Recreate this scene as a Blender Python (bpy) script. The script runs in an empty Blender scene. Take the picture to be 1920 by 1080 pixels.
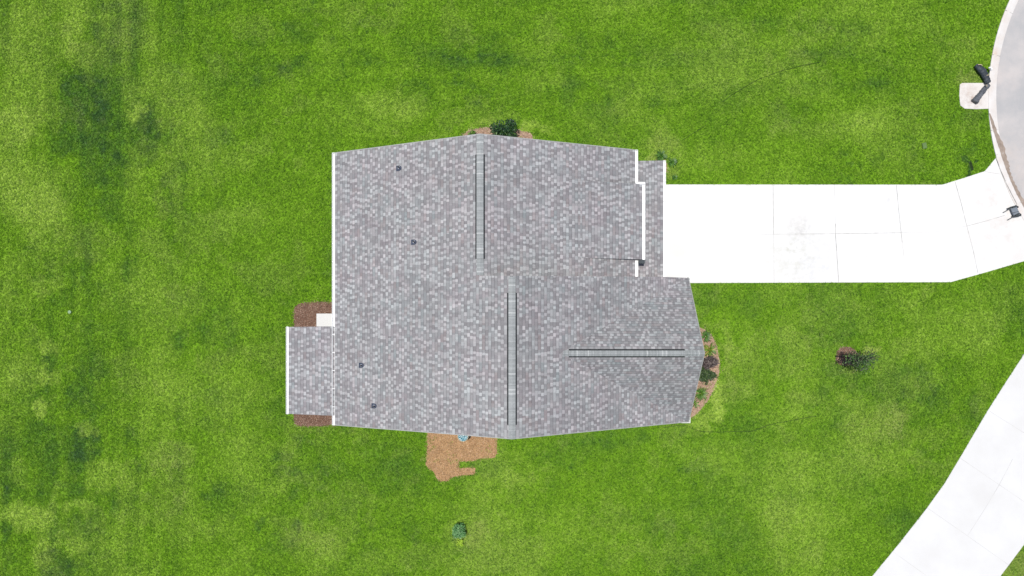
import bpy, bmesh, math, random
import numpy as np
from mathutils import Vector, Matrix
R = math.radians
random.seed(7); RNG = np.random.default_rng(11)
S = bpy.context.scene
COL = S.collection

# ---------------------------------------------------------------- camera, sky, sun, exposure
H = 34.0
cd = bpy.data.cameras.new('camera'); cam = bpy.data.objects.new('camera', cd); COL.objects.link(cam)
cam.location = (0, 0, H); cam.rotation_euler = (0, 0, 0)
cd.sensor_width = 36; cd.lens = 24; cd.shift_y = 55/1920; cd.clip_end = 6000
S.camera = cam
SHX, SHY = .14, -.07                       # shadow offset per metre of height
sundir = Vector((-SHX, -SHY, 1)).normalized()
elev = math.asin(sundir.z)
w = bpy.data.worlds.new('World'); S.world = w; w.use_nodes = True
wn = w.node_tree.nodes; bg = wn['Background']
sk = wn.new('ShaderNodeTexSky'); sk.sky_type = 'NISHITA'; sk.sun_disc = False
sk.sun_elevation = elev; sk.sun_rotation = math.atan2(sundir.x, sundir.y)
w.node_tree.links.new(sk.outputs[0], bg.inputs[0]); bg.inputs[1].default_value = .10
sl = bpy.data.lights.new('sun', 'SUN'); sl.energy = 4.2; sl.angle = R(.5); sl.color = (1, .965, .91)
so = bpy.data.objects.new('sun', sl); COL.objects.link(so)
so.rotation_euler = sundir.to_track_quat('Z', 'Y').to_euler(); so.location = (0, 0, 60)
S.view_settings.view_transform = 'Standard'; S.view_settings.look = 'None'
S.view_settings.exposure = 0.0; S.view_settings.gamma = 1

# ---------------------------------------------------------------- helpers
F = 1280.0
def P(px, py, z=0.0):
    d = H - z
    return Vector(((px-960)*d/F, (595-py)*d/F, z))
def hit(px, py, pl):                       # pl: z = z0 + a*x + b*y
    u, v = (px-960)/F, (595-py)/F
    d = (H-pl[0])/(1+pl[1]*u+pl[2]*v)
    return Vector((u*d, v*d, H-d))
def pz(pl, x, y): return pl[0]+pl[1]*x+pl[2]*y

def mesh_obj(name, vs, fs, mats, parent=None, uv=None, mi=None, smooth=False):
    me = bpy.data.meshes.new(name)
    me.from_pydata([tuple(v) for v in vs], [], fs)
    if not isinstance(mats, (list, tuple)): mats = [mats]
    for m in mats: me.materials.append(m)
    if mi is not None: me.polygons.foreach_set('material_index', mi)
    if uv is not None:
        l = me.uv_layers.new(name='UVMap')
        l.data.foreach_set('uv', np.array(uv, dtype=np.float32).ravel())
    if smooth: me.polygons.foreach_set('use_smooth', [True]*len(me.polygons))
    me.update()
    o = bpy.data.objects.new(name, me); COL.objects.link(o)
    if parent is not None:
        o.parent = parent
        o.matrix_parent_inverse = Matrix.Translation(parent_world(parent)).inverted()
    return o
def parent_world(p):
    t = Vector((0, 0, 0))
    q = p
    while q is not None and q.type == 'EMPTY':
        t += Vector(q.location); q = q.parent
    return t
def tag(o, label=None, cat=None, group=None, kind=None):
    if label: o['label'] = label
    if cat: o['category'] = cat
    if group: o['group'] = group
    if kind: o['kind'] = kind
    return o
def empty(name, loc, label, cat, group=None, parent=None):
    o = bpy.data.objects.new(name, None); COL.objects.link(o); o.location = loc
    o.empty_display_size = .2
    return tag(o, label, cat, group)

class MB:
    def __init__(s): s.v = []; s.f = []; s.m = []
    def add(s, vs, fs, m=0):
        n = len(s.v); s.v += [tuple(v) for v in vs]
        s.f += [tuple(n+i for i in f) for f in fs]; s.m += [m]*len(fs)
    def box(s, a, b, m=0):
        x0, y0, z0 = a; x1, y1, z1 = b
        s.add([(x0,y0,z0),(x1,y0,z0),(x1,y1,z0),(x0,y1,z0),(x0,y0,z1),(x1,y0,z1),(x1,y1,z1),(x0,y1,z1)],
              [(3,2,1,0),(4,5,6,7),(0,1,5,4),(1,2,6,5),(2,3,7,6),(3,0,4,7)], m)
    def prism(s, poly, z0, z1, m=0):
        n = len(poly)
        s.add([(p[0],p[1],z0) for p in poly]+[(p[0],p[1],z1) for p in poly],
              [tuple(range(n-1,-1,-1)), tuple(range(n,2*n))]+[(i,(i+1)%n,n+(i+1)%n,n+i) for i in range(n)], m)
    def slab(s, top, t, m=0):              # 3d polygon extruded straight down by t
        n = len(top)
        s.add([tuple(p) for p in top]+[(p[0],p[1],p[2]-t) for p in top],
              [tuple(range(n)), tuple(range(2*n-1,n-1,-1))]+[(n+i,n+(i+1)%n,(i+1)%n,i) for i in range(n)], m)
    def tube(s, pts, rs, n=10, m=0, flat=1.0):
        pts = [Vector(p) for p in pts]
        if not isinstance(rs, (list, tuple)): rs = [rs]*len(pts)
        base = len(s.v)
        for i, p in enumerate(pts):
            t = (pts[min(i+1,len(pts)-1)]-pts[max(i-1,0)]).normalized()
            up = Vector((0,0,1)) if abs(t.z) < .9 else Vector((1,0,0))
            a = t.cross(up).normalized(); b = a.cross(t).normalized()
            for k in range(n):
                an = 2*math.pi*k/n
                s.v.append(tuple(p+a*math.cos(an)*rs[i]+b*math.sin(an)*rs[i]*flat))
        for i in range(len(pts)-1):
            for k in range(n):
                s.f.append((base+i*n+k, base+i*n+(k+1)%n, base+(i+1)*n+(k+1)%n, base+(i+1)*n+k)); s.m.append(m)
        s.f.append(tuple(base+k for k in range(n-1,-1,-1))); s.m.append(m)
        s.f.append(tuple(base+(len(pts)-1)*n+k for k in range(n))); s.m.append(m)
    def build(s, name, mats, parent=None, smooth=False):
        return mesh_obj(name, s.v, s.f, mats, parent, mi=s.m, smooth=smooth)

# ---------------------------------------------------------------- materials
class NT:
    def __init__(s, name, rough=.8, spec=.3):
        s.mat = bpy.data.materials.new(name); s.mat.use_nodes = True
        s.t = s.mat.node_tree; s.b = s.t.nodes['Principled BSDF']
        s.b.inputs['Roughness'].default_value = rough
        s.b.inputs['Specular IOR Level'].default_value = spec
    def n(s, kind, **kw):
        o = s.t.nodes.new('ShaderNode'+kind)
        for k, v in kw.items(): setattr(o, k, v)
        return o
    def put(s, sock, val):
        if hasattr(val, 'is_output') or isinstance(val, bpy.types.NodeSocket): s.t.links.new(val, sock)
        else: sock.default_value = val
    def math(s, op, a, b=0.0, c=0.0):
        o = s.n('Math', operation=op); s.put(o.inputs[0], a); s.put(o.inputs[1], b); s.put(o.inputs[2], c); return o.outputs[0]
    def noise(s, vec, scale, detail=3, rough=.55, col=False, dist=0.0):
        o = s.n('TexNoise'); s.put(o.inputs['Vector'], vec); o.inputs['Scale'].default_value = scale
        o.inputs['Detail'].default_value = detail; o.inputs['Roughness'].default_value = rough
        o.inputs['Distortion'].default_value = dist
        return o.outputs['Color' if col else 'Fac']
    def ramp(s, fac, stops, interp='LINEAR'):
        o = s.n('ValToRGB'); s.put(o.inputs[0], fac); cr = o.color_ramp; cr.interpolation = interp
        while len(cr.elements) < len(stops): cr.elements.new(.5)
        for e, (p, c) in zip(cr.elements, stops):
            e.position = p; e.color = (c, c, c, 1) if not hasattr(c, '__len__') else (*c, 1)
        return o.outputs[0]
    def mix(s, fac, a, b, mode='MIX'):
        o = s.n('Mix', data_type='RGBA', blend_type=mode)
        s.put(o.inputs[0], fac)
        for sock, v in ((o.inputs[6], a), (o.inputs[7], b)):
            if isinstance(v, tuple): sock.default_value = (*v, 1) if len(v) == 3 else v
            else: s.t.links.new(v, sock)
        return o.outputs[2]
    def maprange(s, v, a, b, c, d):
        o = s.n('MapRange'); s.put(o.inputs[0], v)
        for i, x in enumerate((a, b, c, d)): o.inputs[i+1].default_value = x
        return o.outputs[0]
    def pos(s): return s.n('NewGeometry').outputs['Position']
    def isl(s): return s.n('NewGeometry').outputs['Random Per Island']
    def bump(s, h, dist, strength=1.0):
        o = s.n('Bump'); s.put(o.inputs['Height'], h); o.inputs['Distance'].default_value = dist
        o.inputs['Strength'].default_value = strength
        s.t.links.new(o.outputs[0], s.b.inputs['Normal'])
    def color(s, c):
        if isinstance(c, tuple): s.b.inputs['Base Color'].default_value = (*c, 1)
        else: s.t.links.new(c, s.b.inputs['Base Color'])
        return s.mat

def m_plain(name, c, rough=.6, spec=.3, var=.12, scale=6, metallic=0):
    m = NT(name, rough, spec); m.b.inputs['Metallic'].default_value = metallic
    f = m.noise(m.pos(), scale, 4)
    lo = tuple(x*(1-var) for x in c); hi = tuple(min(1, x*(1+var)) for x in c)
    return m.color(m.ramp(f, [(.3, lo), (.7, hi)]))
def m_island(name, stops, rough=.7, spec=.25, trans=0.0):
    m = NT(name, rough, spec)
    c = m.ramp(m.isl(), stops)
    if 'chips' in name:
        c = m.mix(1.0, c, m.ramp(m.noise(m.pos(), 2.6, 5, .75), [(.34, (.62,.60,.56)), (.52, (1,1,1)), (.7, (1.12,1.12,1.05))]), 'MULTIPLY')
    m.color(c)
    if trans:
        tr = m.n('BsdfTranslucent'); m.t.links.new(c, tr.inputs[0])
        mx = m.n('MixShader'); mx.inputs[0].default_value = trans
        m.t.links.new(m.b.outputs[0], mx.inputs[1]); m.t.links.new(tr.outputs[0], mx.inputs[2])
        m.t.links.new(mx.outputs[0], m.t.nodes['Material Output'].inputs[0])
    return m.mat

def shingle_mat():
    m = NT('asphalt_shingles', .9, .2)
    uv = m.n('UVMap').outputs[0]
    sx = m.n('SeparateXYZ'); m.t.links.new(uv, sx.inputs[0])
    row = m.math('DIVIDE', sx.outputs[1], .143)
    ri = m.math('FLOOR', row); rf = m.math('FRACT', row)
    def cells(width, seed, rnd):
        wv = m.math('ADD', m.math('DIVIDE', sx.outputs[0], width), m.math('MULTIPLY', ri, seed))
        v = m.n('TexVoronoi', voronoi_dimensions='1D'); m.put(v.inputs['W'], wv); v.inputs['Randomness'].default_value = rnd
        v.inputs['Scale'].default_value = 1
        s2 = m.n('SeparateColor'); m.t.links.new(v.outputs['Color'], s2.inputs[0])
        return s2.outputs, wv
    a, _ = cells(.135, 37.31, .62)
    b, _ = cells(.34, 91.7, .9)
    # teeth and gaps alternate along a course; every course is shifted and its widths wander
    cr_ = m.n('CombineXYZ'); m.put(cr_.inputs[0], m.math('MULTIPLY', ri, 7.13)); m.put(cr_.inputs[1], m.math('MULTIPLY', sx.outputs[0], 1.9))
    wan = m.noise(cr_.outputs[0], 1.0, 2, .6)
    wr = m.n('TexWhiteNoise', noise_dimensions='1D'); m.put(wr.inputs['W'], ri)
    tw = m.math('ADD', m.math('DIVIDE', sx.outputs[0], .132), m.math('ADD', m.math('MULTIPLY', wr.outputs[0], 23.0), m.math('MULTIPLY', wan, 3.2)))
    ti = m.math('FLOOR', tw)
    cc_ = m.n('CombineXYZ'); m.put(cc_.inputs[0], ti); m.put(cc_.inputs[1], ri)
    wc = m.n('TexWhiteNoise', noise_dimensions='2D'); m.t.links.new(cc_.outputs[0], wc.inputs['Vector'])
    odd = m.math('GREATER_THAN', m.math('FRACT', m.math('MULTIPLY', ti, .5)), .25)
    tooth = m.ramp(wc.outputs[0], [(0, (.245,.238,.245)), (.18, (.29,.285,.29)), (.34, (.345,.34,.345)), (.58, (.385,.381,.385)), (.85, (.425,.422,.425))], 'CONSTANT')
    gap = m.ramp(wc.outputs[0], [(0, (.228,.220,.226)), (.25, (.244,.238,.244)), (.5, (.264,.259,.264)), (.75, (.284,.280,.284)), (.93, (.34,.337,.34))], 'CONSTANT')
    tabs = m.mix(odd, gap, tooth)
    under = m.ramp(b[1], [(0, (.92,.90,.905)), (.3, (1.0,.995,.995)), (.55, (.98,1.0,1.0)), (.8, (1.04,1.0,1.005))], 'CONSTANT')
    c = m.mix(1.0, tabs, under, 'MULTIPLY')
    ps = m.pos()
    hue = m.noise(ps, .75, 4, .6)
    tint = m.ramp(hue, [(.32, (1.01,.965,.985)), (.5, (1,1,1)), (.66, (.955,.985,.985))])
    c = m.mix(.9, c, tint, 'MULTIPLY')
    c = m.mix(1.0, c, m.ramp(m.noise(ps, .33, 3, .6), [(.3, .93), (.7, 1.05)]), 'MULTIPLY')
    # blotches a tab or two wide: rust, blue-grey granules
    c = m.mix(m.math('MULTIPLY', m.math('GREATER_THAN', b[2], .955), .3), c, (.25,.19,.185))
    c = m.mix(m.math('MULTIPLY', m.math('LESS_THAN', b[2], .03), .4), c, (.22,.255,.26))
    gr = m.noise(ps, 60, 2, .7)
    c = m.mix(1.0, c, m.ramp(gr, [(.25, .86), (.75, 1.12)]), 'MULTIPLY')
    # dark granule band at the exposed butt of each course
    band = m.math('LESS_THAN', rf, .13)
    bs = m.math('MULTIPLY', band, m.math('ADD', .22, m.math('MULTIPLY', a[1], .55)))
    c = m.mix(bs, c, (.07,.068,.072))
    m.color(c)
    h = m.math('SUBTRACT', m.math('MULTIPLY', a[0], .5), rf)
    m.bump(h, .004, .4)
    return m.mat
SH = shingle_mat()
def cap_mat():
    m = NT('ridge_cap_shingles', .9, .2)
    uv = m.n('UVMap').outputs[0]
    sx = m.n('SeparateXYZ'); m.t.links.new(uv, sx.inputs[0])
    q = m.math('DIVIDE', sx.outputs[0], .26)
    v = m.n('TexVoronoi', voronoi_dimensions='1D'); m.put(v.inputs['W'], q); v.inputs['Randomness'].default_value = .6
    s2 = m.n('SeparateColor'); m.t.links.new(v.outputs['Color'], s2.inputs[0])
    c = m.ramp(s2.outputs[0], [(0, (.27,.282,.282)), (.3, (.295,.307,.307)), (.55, (.315,.327,.327)), (.78, (.335,.347,.347)), (.92, (.44,.45,.445))], 'CONSTANT')
    c = m.mix(1.0, c, m.ramp(m.noise(m.pos(), 12, 4, .7), [(.25, .84), (.75, 1.12)]), 'MULTIPLY')
    m.color(c)
    return m.mat
CAP = cap_mat()
WHITE = m_plain('white_painted_metal', (.80,.80,.79), .45, .4, .03, 3)
BLACK = m_plain('black_louver_plastic', (.022,.024,.026), .6, .3, .2, 10)
SIDING = NT('lap_siding', .7, .3)
_s = SIDING.n('SeparateXYZ'); SIDING.t.links.new(SIDING.pos(), _s.inputs[0])
_f = SIDING.math('FRACT', SIDING.math('DIVIDE', _s.outputs[2], .15))
SIDING.color(SIDING.mix(SIDING.noise(SIDING.pos(), 2, 3), (.40,.41,.42), (.46,.47,.48))); SIDING.bump(_f, .02); SIDING = SIDING.mat
SLATE = m_plain('dark_slate_siding_and_shade', (.05,.06,.066), .7, .3, .15, 4)
GLASS = m_plain('window_glass', (.03,.04,.05), .06, .8, .2, 1)
STEEL = m_plain('dark_vent_rubber', (.045,.055,.085), .45, .5, .3, 14)
STEELL = m_plain('vent_boot_grey', (.16,.18,.24), .4, .5, .25, 20)

def concrete_mat(name, c1, c2, stain, sc=.5, grime=0.0):
    m = NT(name, .85, .25)
    ps = m.pos()
    c = m.mix(m.ramp(m.noise(ps, sc, 6, .6), [(.35, 0.0), (.68, 1.0)]), c1, c2)
    c = m.mix(m.ramp(m.noise(ps, sc*.37, 5, .65, dist=.6), [(.56, 0.0), (.78, stain)]), c, tuple(x*.75 for x in c2))
    c = m.mix(1.0, c, m.ramp(m.noise(ps, 35, 4, .7), [(.25, .93), (.75, 1.05)]), 'MULTIPLY')
    m.color(c); m.bump(m.noise(ps, 90, 3, .6), .003, .5)
    return m
def add_spot(m, px, py, r, c, amt, nz=1.4):
    p = P(px, py); ps = m.pos()
    vd = m.n('VectorMath', operation='DISTANCE'); m.t.links.new(ps, vd.inputs[0]); vd.inputs[1].default_value = tuple(p)
    fall = m.maprange(vd.outputs['Value'], r*.15, r, 1, 0)
    k = m.math('MULTIPLY', fall, m.ramp(m.noise(ps, nz, 6, .75), [(.42, 0.0), (.68, 1.0)]))
    k = m.math('MULTIPLY', k, amt)
    old = m.b.inputs['Base Color'].links[0].from_socket
    m.color(m.mix(k, old, c))
_d = concrete_mat('driveway_concrete', (.70,.695,.68), (.655,.64,.615), .25)
add_spot(_d, 1492, 480, 2.0, (.50,.49,.43), .85, 2.5)
add_spot(_d, 1530, 500, 1.8, (.55,.55,.56), .7, 3)
add_spot(_d, 1500, 432, .9, (.47,.46,.45), .8, 4)
add_spot(_d, 1865, 385, 2.6, (.60,.555,.515), .8, 1.2)
add_spot(_d, 1870, 445, 2.6, (.60,.56,.525), .7, 1.2)
add_spot(_d, 1664, 378, .8, (.52,.51,.50), .6, 4)
DRIVE = _d.mat
_n = concrete_mat('neighbour_drive_concrete', (.655,.65,.64), (.60,.59,.575), .3); NDRIVE = _n.mat
_c = concrete_mat('curb_concrete', (.60,.545,.50), (.66,.64,.62), .4, 1.5)
add_spot(_c, 1862, 102, .5, (.50,.34,.22), .9, 3); CURB = _c.mat
PAD = concrete_mat('pad_concrete', (.62,.575,.535), (.66,.63,.60), .6, 1.6)
add_spot(PAD, 1822, 188, .8, (.33,.25,.21), .9, 3); add_spot(PAD, 1812, 165, .6, (.48,.38,.31), .7, 4)
PAD = PAD.mat
STREET = concrete_mat('street_concrete', (.375,.37,.37), (.50,.465,.445), .7, .6)
add_spot(STREET, 1893, 310, 2.2, (.50,.44,.40), .8, .8); add_spot(STREET, 1875, 150, 1.2, (.52,.46,.43), .8, .8)
STREET = STREET.mat
JOINT = m_plain('joint_dirt', (.34,.33,.31), .9, .1, .6, 3)
JOINTL = m_plain('joint_faint', (.46,.45,.43), .9, .1, .3, 2)
MUD = NT('dried_gutter_silt', .9, .15)
MUD.color(MUD.mix(MUD.ramp(MUD.noise(MUD.pos(), 3, 5, .7), [(.35, 0.0), (.65, 1.0)]), (.235,.185,.15), (.36,.29,.24)))
MUD = MUD.mat

def mulch_mats(nm, stops, base):
    return (m_island(nm+'_chips', stops, .85, .15), m_plain(nm+'_bed', base, .95, .1, .5, 18))
MU_BROWN = mulch_mats('brown_mulch', [(0,(.10,.055,.038)), (.35,(.19,.115,.085)), (.7,(.29,.185,.14)), (1,(.46,.35,.27))], (.15,.085,.06))
MU_PINK = mulch_mats('pink_mulch', [(0,(.22,.135,.09)), (.35,(.39,.26,.185)), (.7,(.50,.35,.255)), (1,(.62,.49,.38))], (.32,.21,.15))
MU_RED = mulch_mats('reddish_mulch', [(0,(.10,.055,.04)), (.35,(.20,.12,.09)), (.7,(.30,.195,.145)), (1,(.46,.35,.27))], (.16,.095,.065))
MU_TAN = mulch_mats('tan_mulch', [(0,(.24,.12,.06)), (.3,(.40,.235,.12)), (.6,(.48,.32,.17)), (.85,(.44,.255,.17)), (1,(.62,.47,.30))], (.33,.20,.10))

# ---------------------------------------------------------------- outlines on the ground
def poly(pts): return [(P(*p).x, P(*p).y) for p in pts]
def inside(X, Y, pg):
    r = np.zeros(X.shape, bool); n = len(pg); j = n-1
    for i in range(n):
        xi, yi = pg[i]; xj, yj = pg[j]
        if yi != yj:
            c = ((yi > Y) != (yj > Y)) & (X < (xj-xi)*(Y-yi)/(yj-yi)+xi)
            r ^= c
        j = i
    return r
CC = P(2285, 182); R_OUT, R_IN = 433*H/F, 417*H/F
drive_px = [(1200,346),(1766,346.5),(1805,334.5),(1846,321),(1857,308),(1866,297),(1885,345),(1905,384),(1925,416),(1960,470),(1968,476),(1920,489.5),(1850,510),(1782,529),(1500,530),(1200,531)]
DRIVE_PG = poly(drive_px)
ndr_px = [(1560,1165),(1635,1080),(1686,1018),(1737,953),(1770,907),(1800,857),(1850,772),(1885,717),(1920,663),(2060,440),(2240,600),(2080,790),(1950,976),(1920,1020),(1875,1080),(1800,1165)]
NDR_PG = poly(ndr_px)
PAD_PG = poly([(1799,159),(1803,156),(1853,156),(1855,170),(1855,204),(1830,205),(1808,204),(1800,198),(1798,180)])
BEDS = [
 ('L1', [(551,585),(553,577),(560,570),(575,567),(600,566),(640,566),(640,628),(551,628)], MU_BROWN),
 ('L2', [(551,755),(551,790),(555,796),(563,799),(600,799),(628,797),(640,790),(640,755)], MU_BROWN),
 ('T', [(868,252),(880,244),(905,240),(925,238),(955,240),(985,247),(996,250),(1000,262),(1000,300),(868,300)], MU_PINK),
 ('R', [(1270,610),(1310,614),(1324,619),(1335,630),(1344,650),(1349,678),(1347,703),(1338,730),(1325,754),(1310,771),(1298,783),(1270,787)], MU_PINK),
 ('B', [(803,770),(801,830),(800,855),(799,872),(806,880),(814,884),(817,894),(824,902),(836,902),(843,900),(850,893),(870,891),(890,889),(891,877),(876,877),(862,878),(859,871),(862,865),(888,864),(895,861),(926,858),(932,849),(930,770)], MU_TAN),
 ('N', [(1226,309),(1232,300),(1239,297),(1246,300),(1250,308),(1250,322),(1226,322)], MU_PINK),
 ('tree', [(1587+21*math.cos(t)*(1+.08*math.sin(3*t+1)), 668+19*math.sin(t)*(1+.08*math.cos(2*t))) for t in np.linspace(0, 2*math.pi, 22)[:-1]], MU_RED),
]
HOUSE_BLOCK = [poly([(640,310),(1225,310),(1225,520),(1262,530),(1262,770),(640,775)])]

# ---------------------------------------------------------------- lawn tone fields
def vnoise(X, Y, scale, seed):
    g = np.random.default_rng(seed).random((257, 257))
    x = X*scale+1000.37; y = Y*scale+1000.91
    xi = np.floor(x).astype(int); yi = np.floor(y).astype(int)
    fx = x-xi; fy = y-yi; fx = fx*fx*(3-2*fx); fy = fy*fy*(3-2*fy)
    a = g[xi%257, yi%257]; b = g[(xi+1)%257, yi%257]; c = g[xi%257, (yi+1)%257]; d = g[(xi+1)%257, (yi+1)%257]
    return (a*(1-fx)+b*fx)*(1-fy)+(c*(1-fx)+d*fx)*fy
def fbm(X, Y, scale, seed, oc=4, gain=.55):
    s = 0; a = 1; t = 0
    for i in range(oc):
        s = s+a*vnoise(X*math.cos(i)+Y*math.sin(i), Y*math.cos(i)-X*math.sin(i), scale*2**i, seed+i); t += a; a *= gain
    return s/t
# (px, py, rx, ry, soft, amount)  amount > 0 darker
DARKS = [(225,205,72,75,.7,.4),(165,215,50,85,.35,.6),(203,60,26,62,.35,.6),(265,255,40,55,.5,.6),(160,150,50,22,.6,.4),(207,320,45,45,.6,.45),
 (120,275,16,25,.5,.45),(322,125,16,12,.8,.7),(250,55,25,50,.8,.3),(410,255,32,12,.7,.5),(480,170,22,20,.8,.25),
 (470,120,70,40,.8,.30),(560,118,45,14,.8,.35),(545,60,60,25,.9,.25),(335,375,30,80,.7,.28),(205,395,18,32,.7,.4),(245,505,16,30,.7,.45),
 (150,470,32,60,.7,.35),(115,555,22,25,.8,.4),(200,560,22,35,.8,.32),(345,590,50,40,.9,.25),(360,630,40,22,.8,.42),(432,640,18,40,.8,.35),
 (100,680,28,12,.7,.4),(170,640,40,70,.8,.3),(190,720,60,50,.9,.35),(65,780,14,90,.6,.3),(160,835,26,36,.6,.6),(135,850,40,40,.8,.45),
 (140,910,30,14,.7,.4),(215,945,14,26,.6,.5),(105,1000,12,60,.5,.5),(115,1060,42,30,.5,.75),(150,990,18,16,.7,.4),(8,1000,12,80,.6,.45),(10,870,24,60,.7,.4),
 (480,985,10,13,.6,.95),(555,983,10,13,.6,.85),(584,963,8,9,.6,.5),(565,830,22,16,.9,.5),(525,860,14,10,.8,.5),(545,890,26,9,.8,.55),(264,865,14,14,.8,.5),
 (395,800,26,16,.9,.3),(425,745,40,24,.9,.35),(500,740,40,40,.9,.25),(880,95,75,38,.8,.42),(935,118,50,16,.8,.3),(780,85,60,20,.8,.32),(690,112,40,12,.8,.25),
 (748,18,18,8,.8,.5),(665,42,18,4,.7,.4),(1120,60,50,50,.9,.22),(1070,170,16,50,.8,.35),(1130,215,30,22,.8,.3),(860,158,25,14,.9,.3),
 (1380,55,70,50,.9,.25),(1540,75,60,40,.9,.3),(1610,50,40,26,.9,.3),(1560,110,70,30,.9,.28),(1440,125,60,20,.9,.25),(1640,158,26,6,.8,.35),
 (1730,225,18,8,.7,.45),(1828,225,26,24,.8,.3),(1790,120,50,60,.9,.2),(1490,215,40,16,.8,.25),(1640,290,24,16,.9,.35),(1819,311,7,13,.3,1.4),(871,1011,5,4,.5,1.8),(858,1006,8,6,.8,.6),  # the spot below the round shrub paints its shadow into the grass
 (1400,570,50,26,.9,.25),(1560,610,60,40,.9,.25),(1330,560,26,20,.9,.35),(1610,700,90,40,.9,.2),(1545,732,16,14,.8,.4),(1690,730,60,50,.9,.25),
 (1720,760,70,50,.9,.28),(1750,700,60,60,.9,.2),(1820,790,24,50,.8,.3),(1880,580,50,60,.9,.3),(1750,860,50,40,.9,.25),(1700,990,40,30,.9,.25),
 (1310,880,40,10,.8,.35),(1500,920,40,20,.9,.28),(910,875,36,16,.8,.45),(1150,820,60,18,.9,.35),(1210,808,16,14,.8,.35),(1060,850,60,24,.9,.25),
 (760,905,60,40,.9,.28),(840,890,20,14,.8,.35),(710,860,40,50,.9,.25),(705,1035,18,14,.8,.45),(780,1000,20,16,.8,.3),(870,1035,20,14,.8,.3),
 (440,935,50,40,.9,.35),(390,920,26,16,.8,.3),(520,1020,40,14,.9,.3),(1240,990,30,24,.9,.3),(1120,1040,60,30,.9,.2),
 (622,400,14,160,.6,.25),(1000,109,380,2.2,.8,.35),(800,154,150,2,.8,.4),(650,152,26,2,.8,.6),(1150,196,120,2,.8,.2),(1590,690,34,16,.8,.3)]
YELS = [(55,120,55,130,.8,.45),(60,360,70,60,.8,.55),(100,420,50,60,.8,.35),(30,240,36,40,.8,.3),(255,210,14,11,.5,.5),(330,180,70,60,.9,.25),(135,60,26,50,.7,.4),(140,80,12,12,.7,.4),
 (90,530,24,16,.7,.4),(95,650,24,16,.7,.55),(90,710,26,18,.7,.6),(40,700,30,26,.8,.35),(75,770,10,14,.6,.95),(290,560,80,60,.9,.28),(450,410,60,30,.9,.28),
 (160,805,12,14,.7,.6),(200,890,40,26,.7,.5),(235,915,12,16,.6,.4),(155,950,26,14,.6,.55),(60,970,42,30,.7,.7),(105,925,10,26,.6,.4),(110,1020,8,10,.6,.5),(145,1018,16,16,.7,.5),(75,1040,14,28,.6,.5),(40,880,20,26,.8,.35),
 (350,990,60,30,.9,.35),(500,880,80,50,.9,.22),(600,1030,40,60,.9,.3),(720,1055,60,24,.9,.3),(960,900,30,16,.9,.3),(960,880,60,40,.9,.2),(1020,1010,120,60,.9,.2),
 (1345,752,13,38,.5,1.2),(1330,775,16,14,.6,.8),(1310,792,16,10,.7,.6),(1362,640,12,30,.7,.4),(990,240,36,9,.7,.8),(905,234,32,8,.7,.6),(1240,262,24,40,.9,.35),
 (700,215,100,40,.9,.28),(760,195,60,24,.9,.25),(1020,150,40,22,.9,.25),(1250,130,60,60,.9,.2),(1330,290,80,30,.9,.22),(1180,200,50,40,.9,.2),
 (1580,240,60,30,.9,.22),(1640,215,50,20,.9,.22),(1450,650,60,50,.9,.2),(1390,700,30,60,.9,.2),(1480,780,60,20,.9,.22),(1640,860,80,30,.9,.28),(1420,880,100,60,.9,.22),
 (1590,755,24,16,.7,.35),(1840,620,40,40,.9,.2),(1500,1000,120,60,.9,.18),(1632,664,12,7,.6,1.0)]
STRAWS = [(320,858,44,34,.8,.65),(325,930,44,40,.9,.35),(570,1010,50,26,.8,.55),(540,980,40,16,.8,.35),(240,40,50,70,.9,.3),(150,100,30,30,.9,.45),(290,460,30,26,.9,.35),(300,385,14,34,.8,.4),
 (350,560,40,26,.9,.25),(1640,800,60,34,.9,.5),(1690,780,26,16,.8,.35),(1500,745,30,16,.9,.35),(1232,300,12,10,.7,.7),(1262,322,12,18,.7,.6),(1245,268,30,20,.9,.4),
 (905,985,20,16,.9,.35),(885,1012,26,14,.8,.45),(918,1000,30,20,.9,.3),(770,905,18,8,.9,.3),(620,800,80,6,.8,.25),(745,850,14,10,.8,.3),(1500,240,50,20,.9,.25),
 (1812,152,26,16,.7,.9),(1150,150,50,10,.9,.2),(1350,610,22,10,.8,.3),(1632,664,12,7,.6,.8),(1900,1070,40,50,.8,1.0),(796,862,5,12,.6,1.2),(1588,690,30,8,.8,.5),(1364,690,8,60,.7,.5)]
def splat(X, Y, L, wx, wy):
    s = np.zeros_like(X); k = H/F
    for px, py, rx, ry, soft, a in L:
        c = P(px, py)
        m = (np.abs(X-c.x) < rx*k*2.2+1) & (np.abs(Y-c.y) < ry*k*2.2+1)
        if not m.any(): continue
        d = np.sqrt(((X[m]-c.x+wx[m])/(rx*k))**2+((Y[m]-c.y+wy[m])/(ry*k))**2)
        t = np.clip((1+soft*.5-d)/soft, 0, 1); t = t*t*(3-2*t)
        s[m] += a*t
    return s
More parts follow.
